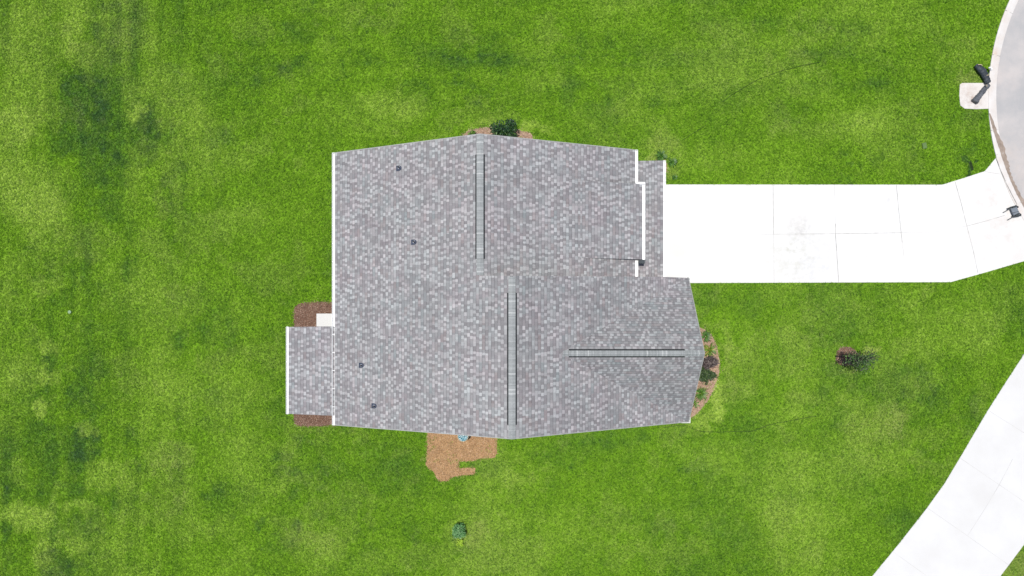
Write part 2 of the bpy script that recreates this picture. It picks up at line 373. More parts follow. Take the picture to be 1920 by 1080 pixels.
def lawn(X, Y):
    wx = (fbm(X, Y, 1.4, 50, 4, .65)-.5)*1.3; wy = (fbm(X, Y, 1.4, 70, 4, .65)-.5)*1.3
    big = fbm(X, Y, .16, 1, 4); med = fbm(X, Y, .8, 20, 4, .65); sm = fbm(X, Y, 3.2, 33, 3, .7)
    dark = splat(X, Y, DARKS, wx, wy)
    mott = .6+.9*np.clip((fbm(X, Y, 2.2, 91, 3, .75)-.3)/.4, 0, 1)
    dark = dark*mott+np.clip((.50-big)*.9, -.25, .3)+np.clip((.5-med)*.8, -.3, .3)
    speck = np.clip((fbm(X, Y, 1.6, 140, 4, .75)-.60)/.12, 0, 1)*np.clip((fbm(X, Y, .14, 9)-.42)/.2, 0, 1)
    dark = dark+.55*speck+(.5-sm)*.45
    yel = splat(X, Y, YELS, wx, wy)*(.8+1.0*med)+np.clip((fbm(X, Y, .25, 160)-.5)*2, 0, .5)+(fbm(X, Y, 2.0, 170, 3, .7)-.5)*.6
    straw = splat(X, Y, STRAWS, wx, wy)*(.3+1.2*fbm(X, Y, 3, 180, 3, .7))+np.clip((fbm(X, Y, .5, 190, 4, .65)-.62)/.16, 0, .25)
    # mower tracks, faint, north-south on the west side
    tr = np.where(X < P(480,0).x, np.clip(np.sin(X*2.9+.6*(fbm(X, Y*.15, .5, 210)-.5)*6), -1, 1)*.09, 0)
    fx = np.clip((P(430,0).x-X)/3, 0, 1)
    st_ = (fbm(X*2.2+3, Y*.13, 1.0, 230, 3, .6)-.5)*fx
    dark = dark+st_*.8; yel = yel-st_*.6
    fy = np.clip((Y-P(0,240).y)/2, 0, 1)*np.clip((X-P(300,0).x)/4, 0, 1)
    dark = dark+(fbm(X*.10, Y*1.9, 1.0, 250, 3, .6)-.5)*fy*.9
    return np.clip(dark+tr, -.6, 1.6), np.clip(yel, 0, 1.2), np.clip(straw, 0, 1)

def lawn_color(m, dark, yel, straw):
    # dark < 0 brighter grass, > 0 deep blue-green grass and the painted shrub shadow
    c = m.ramp(m.maprange(dark, -.6, 1.6, 0, 1), [(0, GB), (.27, GM), (.55, GD), (1, GDD)])
    c = m.mix(m.maprange(yel, 0, 1.2, 0, .95), c, GY)
    c = m.mix(m.maprange(straw, 0, 1, 0, .75), c, GS)
    return c
GB = (.222,.425,.026); GM = (.168,.345,.019); GD = (.112,.250,.024); GDD = (.058,.140,.034)
GY = (.345,.520,.070); GS = (.290,.370,.085)

# ground sheet: fine in the photographed part, coarse out to the horizon
def axis(a, b, st, ext):
    core = np.arange(a, b+st/2, st)
    return np.concatenate([[-e for e in ext[::-1]], core, ext]) 
xs = axis(-30, 30, .15, [36., 50., 90., 200., 600., 2500.]); ys = axis(-17, 20, .15, [26., 40., 90., 200., 600., 2500.])
GX, GYY = np.meshgrid(xs, ys)
d_, y_, s_ = lawn(GX.ravel(), GYY.ravel())
Z = (fbm(GX.ravel(), GYY.ravel(), .35, 5)-.5)*.0
nx, ny = len(xs), len(ys)
me = bpy.data.meshes.new('ground')
co = np.stack([GX.ravel(), GYY.ravel(), Z], 1).astype(np.float32)
idx = np.arange(nx*ny).reshape(ny, nx)
q = np.stack([idx[:-1,:-1], idx[:-1,1:], idx[1:,1:], idx[1:,:-1]], -1).reshape(-1, 4)
me.vertices.add(len(co)); me.vertices.foreach_set('co', co.ravel())
me.loops.add(q.size); me.loops.foreach_set('vertex_index', q.ravel().astype(np.int32))
me.polygons.add(len(q)); me.polygons.foreach_set('loop_start', np.arange(0, q.size, 4, dtype=np.int32))
me.update(calc_edges=True)
for nm, arr in (('dark', d_), ('yel', y_), ('straw', s_)):
    at = me.attributes.new(nm, 'FLOAT', 'POINT'); at.data.foreach_set('value', arr.astype(np.float32))
gm = NT('lawn_turf', .95, .03)
def attr(m, nm, ty='GEOMETRY'):
    a = m.n('Attribute', attribute_name=nm, attribute_type=ty); return a.outputs['Fac']
c = lawn_color(gm, attr(gm, 'dark'), attr(gm, 'yel'), attr(gm, 'straw'))
c = gm.mix(1.0, c, gm.ramp(gm.noise(gm.pos(), 14, 5, .8), [(.28, (.35,.38,.4)), (.5, (.8,.8,.8)), (.72, (1.15,1.12,1.1))]), 'MULTIPLY')
gm.color(c); gm.bump(gm.noise(gm.pos(), 22, 4, .8), .05, .8)
me.materials.append(gm.mat)
ground = bpy.data.objects.new('ground', me); COL.objects.link(ground)
tag(ground, kind='structure')

# ---------------------------------------------------------------- pavements
def strip(a, b, w_, z, mb, m=1):
    a = Vector(a).to_3d(); b = Vector(b).to_3d(); t = (b-a).normalized(); n = Vector((-t.y, t.x, 0))*w_/2
    mb.add([(a+n).to_tuple()[:2]+(z,), (a-n).to_tuple()[:2]+(z,), (b-n).to_tuple()[:2]+(z,), (b+n).to_tuple()[:2]+(z,)], [(0,1,2,3)], m)
def joints(mb, lines, z, w_=.018, m=1):
    for ln in lines:
        pts = [P(*p) for p in ln]
        for a, b in zip(pts, pts[1:]): strip(a, b, w_, z, mb, m)
mb = MB(); mb.prism(DRIVE_PG, -.15, .03, 0)
joints(mb, [[(1449,347),(1450,439)],[(1566,440),(1572,530)],[(1680,347),(1685,400),(1691,455)],[(1790,341),(1801,380),(1812,424)],[(1566,420),(1566,440)]], .034, .020, 1)
joints(mb, [[(1490,439),(1566,438.5),(1690,436.5)],[(1812,424),(1850,414),(1883,404)],[(1812,424),(1824,470),(1833,513)]], .034, .016, 1)
joints(mb, [[(1450,439),(1451,530)],[(1564,347),(1566,425)],[(1424,439.5),(1490,439)],[(1690,436.5),(1742,436),(1770,432),(1812,424)],[(1691,455),(1694,480)],[(1846,322),(1877,327)],], .034, .012, 2)
drive = mb.build('driveway', [DRIVE, JOINT, JOINTL]); tag(drive, kind='structure')
mb = MB(); mb.prism(NDR_PG, -.15, .03, 0)
joints(mb, [[(1855,771),(1925,815)],[(1799,858),(1860,900),(1960,968)],[(1738,952),(1800,995),(1892,1060)],[(1672,1033),(1735,1078)],[(1898,860),(1873,908),(1845,955),(1814,1003)],[(1915,665),(1930,678)]], .034, .012, 2)
nd = mb.build('neighbour_driveway', [NDRIVE, JOINT, JOINTL]); tag(nd, kind='structure')
mb = MB(); mb.prism(PAD_PG, -.1, .035, 0)
o = mb.build('concrete_pad', [PAD]); tag(o, kind='structure')

# cul-de-sac street (disc plus the road that leaves it) and its mountable curb
mb = MB(); N = 160
disc = [(CC.x+R_IN*math.cos(t), CC.y+R_IN*math.sin(t)) for t in np.linspace(0, 2*math.pi, N, endpoint=False)]
mb.prism(disc, -.1, .012)
mb.box((CC.x+4, CC.y-3.6, -.1), (CC.x+80, CC.y+3.6, .016))
st = mb.build('street', [STREET]); tag(st, kind='structure')
prof = [(R_OUT, .0), (R_OUT, .05), (R_OUT-.12, .055), (R_OUT-.30, .035), (R_IN+.02, .018), (R_IN-.02, .0)]
vs = []; fs = []
a0, a1 = R(30), R(330); NN = 220
for i in range(NN+1):
    t = a0+(a1-a0)*i/NN
    for r_, z_ in prof: vs.append((CC.x+r_*math.cos(t), CC.y+r_*math.sin(t), z_))
k = len(prof)
for i in range(NN):
    for j in range(k-1): fs.append((i*k+j, i*k+j+1, (i+1)*k+j+1, (i+1)*k+j))
mi = [0]*len(fs)
cb = MB(); cb.v = vs; cb.f = fs; cb.m = mi
for py in (103, 245, 291, 340, 385, 20):
    dy = (182-py)*H/F; ang = math.pi-math.asin(dy/R_OUT)
    pts = [Vector((CC.x+r_*math.cos(ang), CC.y+r_*math.sin(ang), 0)) for r_ in (R_OUT, R_IN)]
    a, b = pts; t = (b-a).normalized(); n = Vector((-t.y, t.x, 0))*.011
    za, zb = .062, .026
    cb.add([(a.x+n.x,a.y+n.y,za),(a.x-n.x,a.y-n.y,za),(b.x-n.x,b.y-n.y,zb),(b.x+n.x,b.y+n.y,zb)], [(0,1,2,3)], 1)
# expansion joint between driveway and curb
pts = [(1866,296),(1876,323),(1886,346),(1896,366),(1905,383)]
cbo = cb.build('curb', [CURB, JOINT]); tag(cbo, kind='structure')
mb = MB(); joints(mb, [pts], .066, .03, 0)
# dried silt along the gutter line
left = [(1853,213),(1857,232),(1863,252),(1872,278),(1879,300),(1887,322),(1895,342),(1905,364),(1916,384),(1930,408)]
right = [(1855,213),(1865,237),(1874,258),(1884,277),(1888,300),(1893,312),(1893,322),(1899,335),(1904,348),(1915,367),(1930,392)]
def smooth_line(pts, n):
    q = np.array(pts, float); t = np.linspace(0, len(q)-1, n); i = np.arange(len(q))
    return np.stack([np.interp(t, i, q[:,0]), np.interp(t, i, q[:,1])], 1)
A = smooth_line(left, 90); B = smooth_line(right, 90)
vs = []; fs = []
for i in range(90):
    j1 = .9*math.sin(i*1.7)+.6*math.sin(i*.61+1); j2 = 1.2*math.sin(i*1.13+2)+.9*math.sin(i*.37)
    e = min(1, i/12)
    a = P(A[i,0]+.3*j1*e, A[i,1]); b = P(B[i,0]+j2*e*.7, B[i,1])
    for tt in (0, .5, 1):
        p = a.lerp(b, tt); r_ = math.hypot(p.x-CC.x, p.y-CC.y)
        zc = np.interp(r_, [R_IN-.02, R_IN+.02, R_OUT-.30, R_OUT-.12, R_OUT], [.012, .018, .035, .055, .05])
        vs.append((p.x, p.y, zc+.006))
for i in range(89):
    for j in (0, 1): fs.append((i*3+j, i*3+j+1, (i+1)*3+j+1, (i+1)*3+j))
o = mesh_obj('gutter_silt', vs, fs, MUD)
tag(o, 'band of dried brown silt curving along the curb gutter', 'silt', kind='stuff')
o = mb.build('expansion_joint', [JOINT]); tag(o, kind='structure')

# ---------------------------------------------------------------- mulch beds
def scatter_in(pg, dens, rng=RNG):
    X = [p[0] for p in pg]; Y = [p[1] for p in pg]
    n = int((max(X)-min(X))*(max(Y)-min(Y))*dens)
    x = rng.uniform(min(X), max(X), n); y = rng.uniform(min(Y), max(Y), n)
    m = inside(x, y, pg); return x[m], y[m]
def rag(pg, step=.07, amp=.025):
    out = []
    for (x0, y0), (x1, y1) in zip(pg, pg[1:]+pg[:1]):
        n = max(1, int(math.hypot(x1-x0, y1-y0)/step))
        for i in range(n): out.append((x0+(x1-x0)*i/n+random.uniform(-amp, amp), y0+(y1-y0)*i/n+random.uniform(-amp, amp)))
    return out
BED_LAB = {'L1':'brown mulch bed with rounded corner above the white slab, beside the patio roof','L2':'brown mulch strip showing below the south edge of the patio roof',
 'T':'pinkish mulch bed peeking out at the top of the roof around a dark bush','R':'crescent shaped pinkish mulch bed along the front gable',
 'B':'large irregular orange tan mulch patch below the roof with a notch','N':'tiny mulch patch at the top corner of the front porch roof','tree':'round mulch ring around the young tree on the lawn'}
BED_PGS = []
for key, px, (mc, mbse) in BEDS:
    pg = poly(px); BED_PGS.append(pg); rg = rag(pg)
    mb = MB(); n = len(rg); mb.add([(x, y, .022) for x, y in rg], [tuple(range(n))], 1)
    mb.add([(x, y, .022) for x, y in rg]+[(x, y, -.02) for x, y in rg], [(i, (i+1)%n, n+(i+1)%n, n+i) for i in range(n)], 1)
    x, y = scatter_in(pg, 700)
    ex = rag(pg, .025, .0); ex = [(a+RNG.normal(0, .05), b+RNG.normal(0, .05)) for a, b in ex]
    x = np.concatenate([x, [e[0] for e in ex]]); y = np.concatenate([y, [e[1] for e in ex]])
    for a, b in zip(x, y):
        L = random.uniform(.02, .055); W = random.uniform(.008, .022); t = random.uniform(0, 6.28); tl = random.uniform(-.45, .45)
        d = Vector((math.cos(t)*math.cos(tl), math.sin(t)*math.cos(tl), math.sin(tl)))*L/2; e = Vector((-math.sin(t), math.cos(t), random.uniform(-.4, .4)))*W/2
        c0 = Vector((a, b, random.uniform(.026, .045)))
        mb.add([c0-d-e, c0+d-e, c0+d+e, c0-d+e], [(0,1,2,3)], 0)
    o = mb.build('mulch_bed', [mc, mbse])
    tag(o, BED_LAB[key], 'mulch', kind='stuff')

# ---------------------------------------------------------------- grass blades over the lawn
def tuft():
    vs = []; fs = []; rr = random.Random(3)
    for i in range(9):
        t = rr.uniform(0, 6.28); lean = rr.uniform(.35, 1.05); L = rr.uniform(.04, .062); w_ = rr.uniform(.006, .009)
        r0 = rr.uniform(0, .03); a0_ = rr.uniform(0, 6.28)
        b = Vector((r0*math.cos(a0_), r0*math.sin(a0_), 0)); d = Vector((math.cos(t), math.sin(t), 0)); s = Vector((-math.sin(t), math.cos(t), 0))*w_
        m_ = b+d*L*.45*math.sin(lean)+Vector((0,0,L*.55*math.cos(lean*.7))); e = b+d*L*math.sin(lean)+Vector((0,0,L*.85*math.cos(lean)))
        n = len(vs); vs += [b-s, b+s, m_+s*.8, m_-s*.8, e]; fs += [(n,n+1,n+2,n+3), (n+3,n+2,n+4)]
    me = bpy.data.meshes.new('grass_tuft'); me.from_pydata([tuple(v) for v in vs], [], fs); return me
bm_ = NT('grass_blades', .7, .08)
dk = attr(bm_, 'dark', 'INSTANCER'); ye = attr(bm_, 'yel', 'INSTANCER'); sw = attr(bm_, 'straw', 'INSTANCER'); rn = attr(bm_, 'rnd', 'INSTANCER')
c = lawn_color(bm_, dk, ye, sw)
c = bm_.mix(1.0, c, bm_.ramp(rn, [(0, (.30,.38,.6)), (.14, (.60,.66,.8)), (.35, (.88,.90,.92)), (.6, (1.05,1.02,1.0)), (.84, (1.28,1.18,1.35)), (1, (2.1,1.65,3.2))]), 'MULTIPLY')
bm_.color(c)
tr = bm_.n('BsdfTranslucent'); bm_.t.links.new(c, tr.inputs[0]); mx = bm_.n('MixShader'); mx.inputs[0].default_value = .3
bm_.t.links.new(bm_.b.outputs[0], mx.inputs[1]); bm_.t.links.new(tr.outputs[0], mx.inputs[2]); bm_.t.links.new(mx.outputs[0], bm_.t.nodes['Material Output'].inputs[0])
tm = tuft(); tm.materials.append(bm_.mat)
DENS = 400
x0, x1, y0, y1 = -26.8, 26.8, -14.0, 17.0
n = int((x1-x0)*(y1-y0)*DENS)
tx = RNG.uniform(x0, x1, n); ty = RNG.uniform(y0, y1, n)
keep = np.ones(n, bool)
jx = tx+RNG.normal(0, .015, n); jy = ty+RNG.normal(0, .015, n)
for pg in [DRIVE_PG, NDR_PG, PAD_PG]+HOUSE_BLOCK+[poly([(592,587),(640,587),(640,613),(592,613)]), poly([(1816,303),(1821,302),(1826,319),(1821,321)])]: keep &= ~inside(jx, jy, pg)
kx = tx+RNG.normal(0, .055, n); ky = ty+RNG.normal(0, .055, n)
sprout = (fbm(tx, ty, 1.8, 300, 4, .7) > .60) & (RNG.random(n) < .30)      # weeds coming up through the mulch
for pg, (key, _px, _m) in zip(BED_PGS, BEDS): keep &= ~(inside(kx, ky, pg) & ~(sprout if key in ('B', 'R', 'T') else np.zeros(n, bool)))
rr = np.hypot(jx-CC.x, jy-CC.y); keep &= rr > R_OUT+.02
tx = tx[keep]; ty = ty[keep]; n = len(tx)
d_, y_, s_ = lawn(tx, ty)
me = bpy.data.meshes.new('lawn_grass'); me.vertices.add(n)
me.vertices.foreach_set('co', np.stack([tx, ty, np.zeros(n)], 1).astype(np.float32).ravel())
for nm, arr in (('dark', d_+RNG.normal(0, .12, n)), ('yel', y_+RNG.normal(0, .1, n)), ('straw', s_*RNG.uniform(.2, 1.6, n)), ('rnd', RNG.random(n)), ('rz', RNG.uniform(0, 6.283, n)),
                ('sc', RNG.uniform(.75, 1.35, n)*(1-.25*np.clip(s_, 0, 1)))):
    at = me.attributes.new(nm, 'FLOAT', 'POINT'); at.data.foreach_set('value', arr.astype(np.float32))
go = bpy.data.objects.new('lawn_grass', me); COL.objects.link(go)
tag(go, 'bright green mown grass covering the lawn around the house', 'grass', kind='stuff')
ng = bpy.data.node_groups.new('grass_scatter', 'GeometryNodeTree')
ng.interface.new_socket('Geometry', in_out='INPUT', socket_type='NodeSocketGeometry'); ng.interface.new_socket('Geometry', in_out='OUTPUT', socket_type='NodeSocketGeometry')
gi = ng.nodes.new('NodeGroupInput'); gout = ng.nodes.new('NodeGroupOutput')
iop = ng.nodes.new('GeometryNodeInstanceOnPoints'); oi = ng.nodes.new('GeometryNodeObjectInfo')
tuft_o = bpy.data.objects.new('grass_tuft', tm)       # unlinked source mesh, only reached through the modifier
oi.inputs[0].default_value = tuft_o
cx = ng.nodes.new('ShaderNodeCombineXYZ'); na = ng.nodes.new('GeometryNodeInputNamedAttribute'); na.data_type = 'FLOAT'; na.inputs[0].default_value = 'rz'
nb = ng.nodes.new('GeometryNodeInputNamedAttribute'); nb.data_type = 'FLOAT'; nb.inputs[0].default_value = 'sc'
ng.links.new(gi.outputs[0], iop.inputs['Points']); ng.links.new(oi.outputs['Geometry'], iop.inputs['Instance'])
ng.links.new(na.outputs['Attribute'], cx.inputs[2]); ng.links.new(cx.outputs[0], iop.inputs['Rotation']); ng.links.new(nb.outputs['Attribute'], iop.inputs['Scale'])
ng.links.new(iop.outputs[0], gout.inputs[0])
md = go.modifiers.new('scatter', 'NODES'); md.node_group = ng

# ---------------------------------------------------------------- house
ZE = 2.64
XW = P(628, 0, ZE).x
pW = (ZE-.5*XW, .5, 0)
r1 = hit(900, 251, pW); r2 = hit(960, 700, pW)
XE1 = P(1191, 0, 3.39).x
sl1 = (r1.z-3.39)/(XE1-r1.x); pNE = (r1.z+sl1*r1.x, -sl1, 0)
XE2 = P(1290, 0, ZE).x
sl2 = (r2.z-ZE)/(XE2-r2.x); pSE = (r2.z+sl2*r2.x, -sl2, 0)
YN = P(0, 521, ZE).y; YS = P(0, 791, ZE).y; YR = (YN+YS)/2; ZR = 5.70
sw_ = (ZR-ZE)/(YN-YR)
pWN = (ZE+sw_*YN, 0, -sw_); pWS = (ZE-sw_*YS, 0, sw_)
ZP = 2.45; XP = P(1243.5, 0, ZP).x; pP = (ZP+.22*XP, -.22, 0)                # front porch roof
bx0 = hit(1088, 420, pNE).x; zb = pz(pNE, bx0, 0); pB = (zb+.285*bx0, -.285, 0)  # raised low-slope piece
ZT = 2.30; XT = P(541, 0, ZT).x; pT = (ZT-.12*XT, .12, 0)                    # patio roof

house = empty('house', P(900, 560), 'grey shingled single storey house with white gutters, seen from above beside the driveway', 'house')
def roof(name, pls, parent=house, t=.10, sides=WHITE):
    """pls: list of (pixel polygon or 3d polygon, plane, up-slope axis 'x+','x-','y+','y-')"""
    vs = []; fs = []; uv = []; mi = []
    for pg, pl, ax in pls:
        top = [hit(p[0], p[1], pl) if len(p) == 2 else Vector(p) for p in pg]
        nrm = (top[1]-top[0]).cross(top[2]-top[0])
        if nrm.z < 0: top.reverse()
        n = len(top); b = len(vs)
        s = math.hypot(pl[1], pl[2]); k = math.sqrt(1+s*s)
        def U(p):
            if ax == 'x+': return (p.y, (p.x-top_ref)*k)
            if ax == 'x-': return (p.y, (top_ref-p.x)*k)
            if ax == 'y+': return (p.x, (p.y-top_ref)*k)
            return (p.x, (top_ref-p.y)*k)
        vals = [p.x if ax[0] == 'x' else p.y for p in top]
        top_ref = min(vals) if ax[1] == '+' else max(vals)
        vs += [p.copy() for p in top]+[Vector((p.x, p.y, p.z-t)) for p in top]
        fs.append(tuple(b+i for i in range(n))); uv += [U(p) for p in top]; mi.append(0)
        fs.append(tuple(b+n+i for i in range(n-1, -1, -1))); uv += [(0, 0)]*n; mi.append(1)
        for i in range(n):
            fs.append((b+n+i, b+n+(i+1)%n, b+(i+1)%n, b+i)); uv += [(0, 0)]*4; mi.append(1)
    return mesh_obj(name, vs, fs, [SH, sides], parent, uv=uv, mi=mi)
main = roof('roof', [([(628,286.5),(900,251),(900,517),(960,517),(960,823),(628,797)], pW, 'x+')])
roof('roof', [([(900,251),(1191,281),(1191,524),(900,524)], pNE, 'x-')])
se = [hit(960,517,pSE), hit(1246,521,pSE), Vector((XE2, YN, ZE)), Vector((XE2, YS, ZE)), hit(960,823,pSE)]
# straighten: north edge of the wing stays on YN
se[1] = Vector((se[1].x, YN+.01, pz(pSE, se[1].x, 0)))
roof('roof', [([tuple(v) for v in se], pSE, 'x-')])
xj = (pSE[0]-ZR)/sl2
XG = P(1321, 0, ZR).x; XGe = XE2+.03
up = .012
nA = [Vector((xj, YR, ZR+up)), Vector((XG, YR, ZR+up)), Vector((XGe, YN+.02, pz(pWN, 0, YN+.02)+up)), Vector((XE2-.02, YN+.02, pz(pWN, 0, YN+.02)+up))]
nB = [Vector((xj, YR, ZR+up)), Vector((XG, YR, ZR+up)), Vector((XGe, YS-.02, pz(pWS, 0, YS-.02)+up)), Vector((XE2-.02, YS-.02, pz(pWS, 0, YS-.02)+up))]
wing = roof('gable_roof', [([tuple(v) for v in nA], pWN, 'y-'), ([tuple(v) for v in nB], pWS, 'y+')], t=.012)
# raised low-slope piece over the entry
BN = P(0, 345, 3.6).y; BS = P(0, 486, 3.7).y; XB = P(1204, 0, pz(pB, 5.9, 0)).x
bq = [Vector((bx0, BN, zb+.006)), Vector((XB, BN, pz(pB, XB, 0)+.006)), Vector((XB, BS, pz(pB, XB, 0)+.006)), Vector((bx0, BS, zb+.006))]
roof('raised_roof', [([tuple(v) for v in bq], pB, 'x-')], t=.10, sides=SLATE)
# side walls under the raised piece, plus a dark box for its eave shadow
mb = MB(); zb_ = pz(pB, XB, 0)
for y in (BN-.04, BS+.03):
    zt = lambda x: pz(pB, x, 0)-.09; zl = lambda x: pz(pNE, x, 0)-.12
    mb.add([(bx0+.1, y, zl(bx0+.1)), (XE1-.05, y, zl(XE1)-.3), (XB-.06, y, zt(XB)-.75), (XB-.06, y, zt(XB)), (bx0+.1, y, zt(bx0+.1))], [(0,1,2,3,4)])
mb.box((XE1-.02, BS+.035, 2.75), (XB-.06, BN-.045, pz(pB, XB, 0)-.12))
mb.box((XE1+.15, BS-.17, zb_-.42), (XB+.14, BS-.002, zb_-.125))  # dark box added in place of the shadow below the eave end
mb.build('raised_wall_and_shade', [SLATE], house)
# porch and patio roofs
roof('porch_roof', [([(1170,302),(1243.5,301),(1243.5,524),(1170,524)], pP, 'x-')], t=.12)
roof('patio_roof', [([(541,613),(640,612),(640,780),(541,776)], pT, 'x+')], t=.12)
# step walls between the two main roof masses
mb = MB(); yv = hit(930, 517, pW).y-.03
def zroof_s(x): return pz(pW, x, 0) if x < r2.x else pz(pSE, x, 0)
X_ = list(np.linspace(r1.x+.03, XE2-.3, 30))
for a, b in zip(X_, X_[1:]):
    def lo(x): return pz(pNE, x, 0)-.2 if x < XE1 else (2.2 if x < XP else .0)
    mb.add([(a, yv, lo(a)), (b, yv, lo(b)), (b, yv, zroof_s(b)-.09), (a, yv, zroof_s(a)-.09)], [(0,1,2,3)])
mb.build('step_wall', [SIDING], house)

# gutters: open troughs
def gutter(a, b, out, w_=.125, h=.11, name='gutter'):
    a = Vector(a); b = Vector(b); out = Vector(out).normalized(); mb = MB()
    t = .012; L = b-a
    def quad_box(o0, o1, z0, z1, e=0):
        vs = []
        for z in (z0, z1):
            for p, o_ in ((a, o0), (b, o0), (b, o1), (a, o1)):
                q_ = p+out*o_; vs.append((q_.x, q_.y, p.z+z))
        mb.add(vs, [(3,2,1,0),(4,5,6,7),(0,1,5,4),(1,2,6,5),(2,3,7,6),(3,0,4,7)])
    quad_box(0.001, w_, -h, -h+t)
    quad_box(w_-t, w_+.006, -h+t, 0)
    quad_box(-.02, .012, -h+t, .004)
    d = L.normalized()
    n = max(1, int(L.length/.8))
    for i in range(n+1):                       # hidden hangers and end caps
        p = a+L*(i/n); q0 = p-d*.012; q1 = p+d*.012
        vs = []
        for z in (-.022, -.010):
            for pp, o_ in ((q0, .012), (q1, .012), (q1, w_-t), (q0, w_-t)):
                r_ = pp+out*o_; vs.append((r_.x, r_.y, p.z+z))
        mb.add(vs, [(3,2,1,0),(4,5,6,7),(0,1,5,4),(1,2,6,5),(2,3,7,6),(3,0,4,7)])
    return mb.build(name, [WHITE], house)
hw = lambda px, py, pl: hit(px, py, pl)
gutter(hw(628,286.5,pW)+Vector((0,0,-.01)), hw(628,797,pW)+Vector((0,0,-.01)), (-1,0,0), .13)
e1 = hw(1191,281,pNE); gutter((e1.x, e1.y, e1.z-.01), (e1.x, BN, e1.z-.01), (1,0,0), .12)
e2 = hw(1191,521,pNE); gutter((e1.x, BS-.02, e1.z-.01), (e1.x, yv+.04, e1.z-.01), (1,0,0), .13)
zB = pz(pB, XB, 0)-.005; gutter((XB, BN+.02, zB), (XB, BS, zB), (1,0,0), .13)
zPp = ZP-.01; gutter((XP, P(0,301,ZP).y, zPp), (XP, yv+.02, zPp), (1,0,0), .12)
gutter((XT, P(0,613,ZT).y, ZT-.01), (XT, P(0,776,ZT).y, ZT-.01), (-1,0,0), .115)
gutter((XE2-.30, YS-.005, ZE-.05), (XE2+.08, YS-.005, ZE-.05), (0,-1,0), .05)
gutter((XE2+.035, YS-.05, ZE-.04), (XE2+.035, YS+.42, ZE-.04), (1,0,0), .08)
gutter((XE2+.03, YN+.01, ZE-.04), (XE2+.03, YN-.25, ZE-.04), (1,0,0), .07)
# white trim on the stepped eave and pale drip edges on the rakes
def rake(a, b, w_=.045, z=.006, mat=WHITE, name='drip_edge'):
    a = Vector(a); b = Vector(b); t = (b-a); n = Vector((-t.y, t.x, 0)).normalized()*w_/2
    mb = MB(); up_ = Vector((0,0,z)); dn = Vector((0,0,-.10))
    v = [a-n+up_, b-n+up_, b+n+up_, a+n+up_]; v += [p+dn for p in v]
    mb.add(v, [(0,1,2,3),(7,6,5,4),(0,4,5,1),(1,5,6,2),(2,6,7,3),(3,7,4,0)])
    return mb.build(name, [mat], house)
DRIP = m_plain('drip_edge_metal', (.36,.36,.345), .5, .4, .1, 5)
rake((e1.x-.01, BN+.03, zB+.05), (XB+.13, BN+.03, zB+.01), .09, .012, WHITE, 'fascia')
rake(hw(628,286.5,pW), hw(900,251,pW), .03, .004, DRIP)
rake(hw(900,251,pNE), hw(1191,281,pNE), .03, .004, DRIP)
rake(hw(628,797,pW), hw(960,823,pW), .03, .004, DRIP)
rake(se[4], se[3], .03, .004, DRIP)
rake(nA[1], nA[2], .03, .004, DRIP); rake(nB[1], nB[2], .03, .004, DRIP)

# ridge caps and ridge vents
def ridge(a, b, wL, s1, s2, lift, name, mat=CAP, par=house):
    """tent strip along the ridge a->b; s1 slope on the left side, s2 on the right"""
    a = Vector(a); b = Vector(b); t = (b-a); L = t.length; t = t.normalized(); n = Vector((-t.y, t.x, 0))
    vs = []; uv = []; fs = []
    N_ = max(2, int(L/.14)); 
    for i in range(N_+1):
        p = a+t*(L*i/N_)
        w1 = wL/2
        row = [(p+n*w1, lift-s1*w1), (p+n*w1*.12, lift-.12*s1*w1+.004), (p-n*w1*.12, lift-.12*s2*w1+.004), (p-n*w1, lift-s2*w1)]
        for q_, dz in row: vs.append((q_.x, q_.y, p.z+dz)); uv.append((L*i/N_, 0))
        for q_, dz in (row[0], row[3]): vs.append((q_.x, q_.y, p.z+dz-.02)); uv.append((L*i/N_, 0))
    for i in range(N_):
        o_ = i*6
        for j in range(3): fs.append((o_+j+1, o_+j, o_+6+j, o_+6+j+1))
        fs.append((o_, o_+4, o_+10, o_+6)); fs.append((o_+5, o_+3, o_+9, o_+11))
    o_ = 0; fs.append((4, 0, 1, 2, 3, 5)); o_ = N_*6; fs.append((o_+5, o_+3, o_+2, o_+1, o_, o_+4))
    luv = [uv[i] for f in fs for i in f]
    return mesh_obj(name, vs, fs, mat, par, uv=luv)
def vent(a, b, w_, s1, s2):
    v = ridge(a, b, w_, s1*.8, s2*.8, .055, 'ridge_vent')
    a = Vector(a); b = Vector(b); t = (b-a).normalized(); n = Vector((-t.y, t.x, 0))
    for sg, s in ((1, s1), (-1, s2)):
        mb = MB(); i0 = w_/2-.03; i1 = w_/2+.052; vs = []
        for p in (a, b):
            for o_, z in ((i0, .045-s*.8*i0-.02), (i1, .028-s*i1), (i1, .002-s*i1), (i0, -.01-s*i0)):
                q_ = p+n*sg*o_; vs.append((q_.x, q_.y, p.z+z))
        mb.add(vs, [(0,1,5,4),(1,2,6,5),(2,3,7,6),(3,0,4,7),(0,3,2,1),(4,5,6,7)])
        lv = mb.build('louver', [BLACK]); lv.parent = v
        lv.matrix_parent_inverse = Matrix.Translation(parent_world(house)).inverted() @ Matrix.Identity(4) if False else Matrix.Identity(4)
    return v
def at_ridge1(py): return Vector((r1.x, (595-py)*(H-r1.z)/F, r1.z))
def at_ridge2(py): return Vector((r2.x, (595-py)*(H-r2.z)/F, r2.z))
ridge(at_ridge1(251), at_ridge1(516), .285, sl1, .5, .014, 'ridge_cap')      # a->b runs south: left side is east
ridge(at_ridge2(519), at_ridge2(823), .285, sl2, .5, .014, 'ridge_cap')
def at_ridge3(px): return Vector(((px-960)*(H-ZR)/F, YR, ZR))
ridge(at_ridge3(1056), Vector((XG, YR, ZR)), .25, sw_, sw_, .022, 'ridge_cap')
vent(at_ridge1(289), at_ridge1(485), .285, sl1, .5)
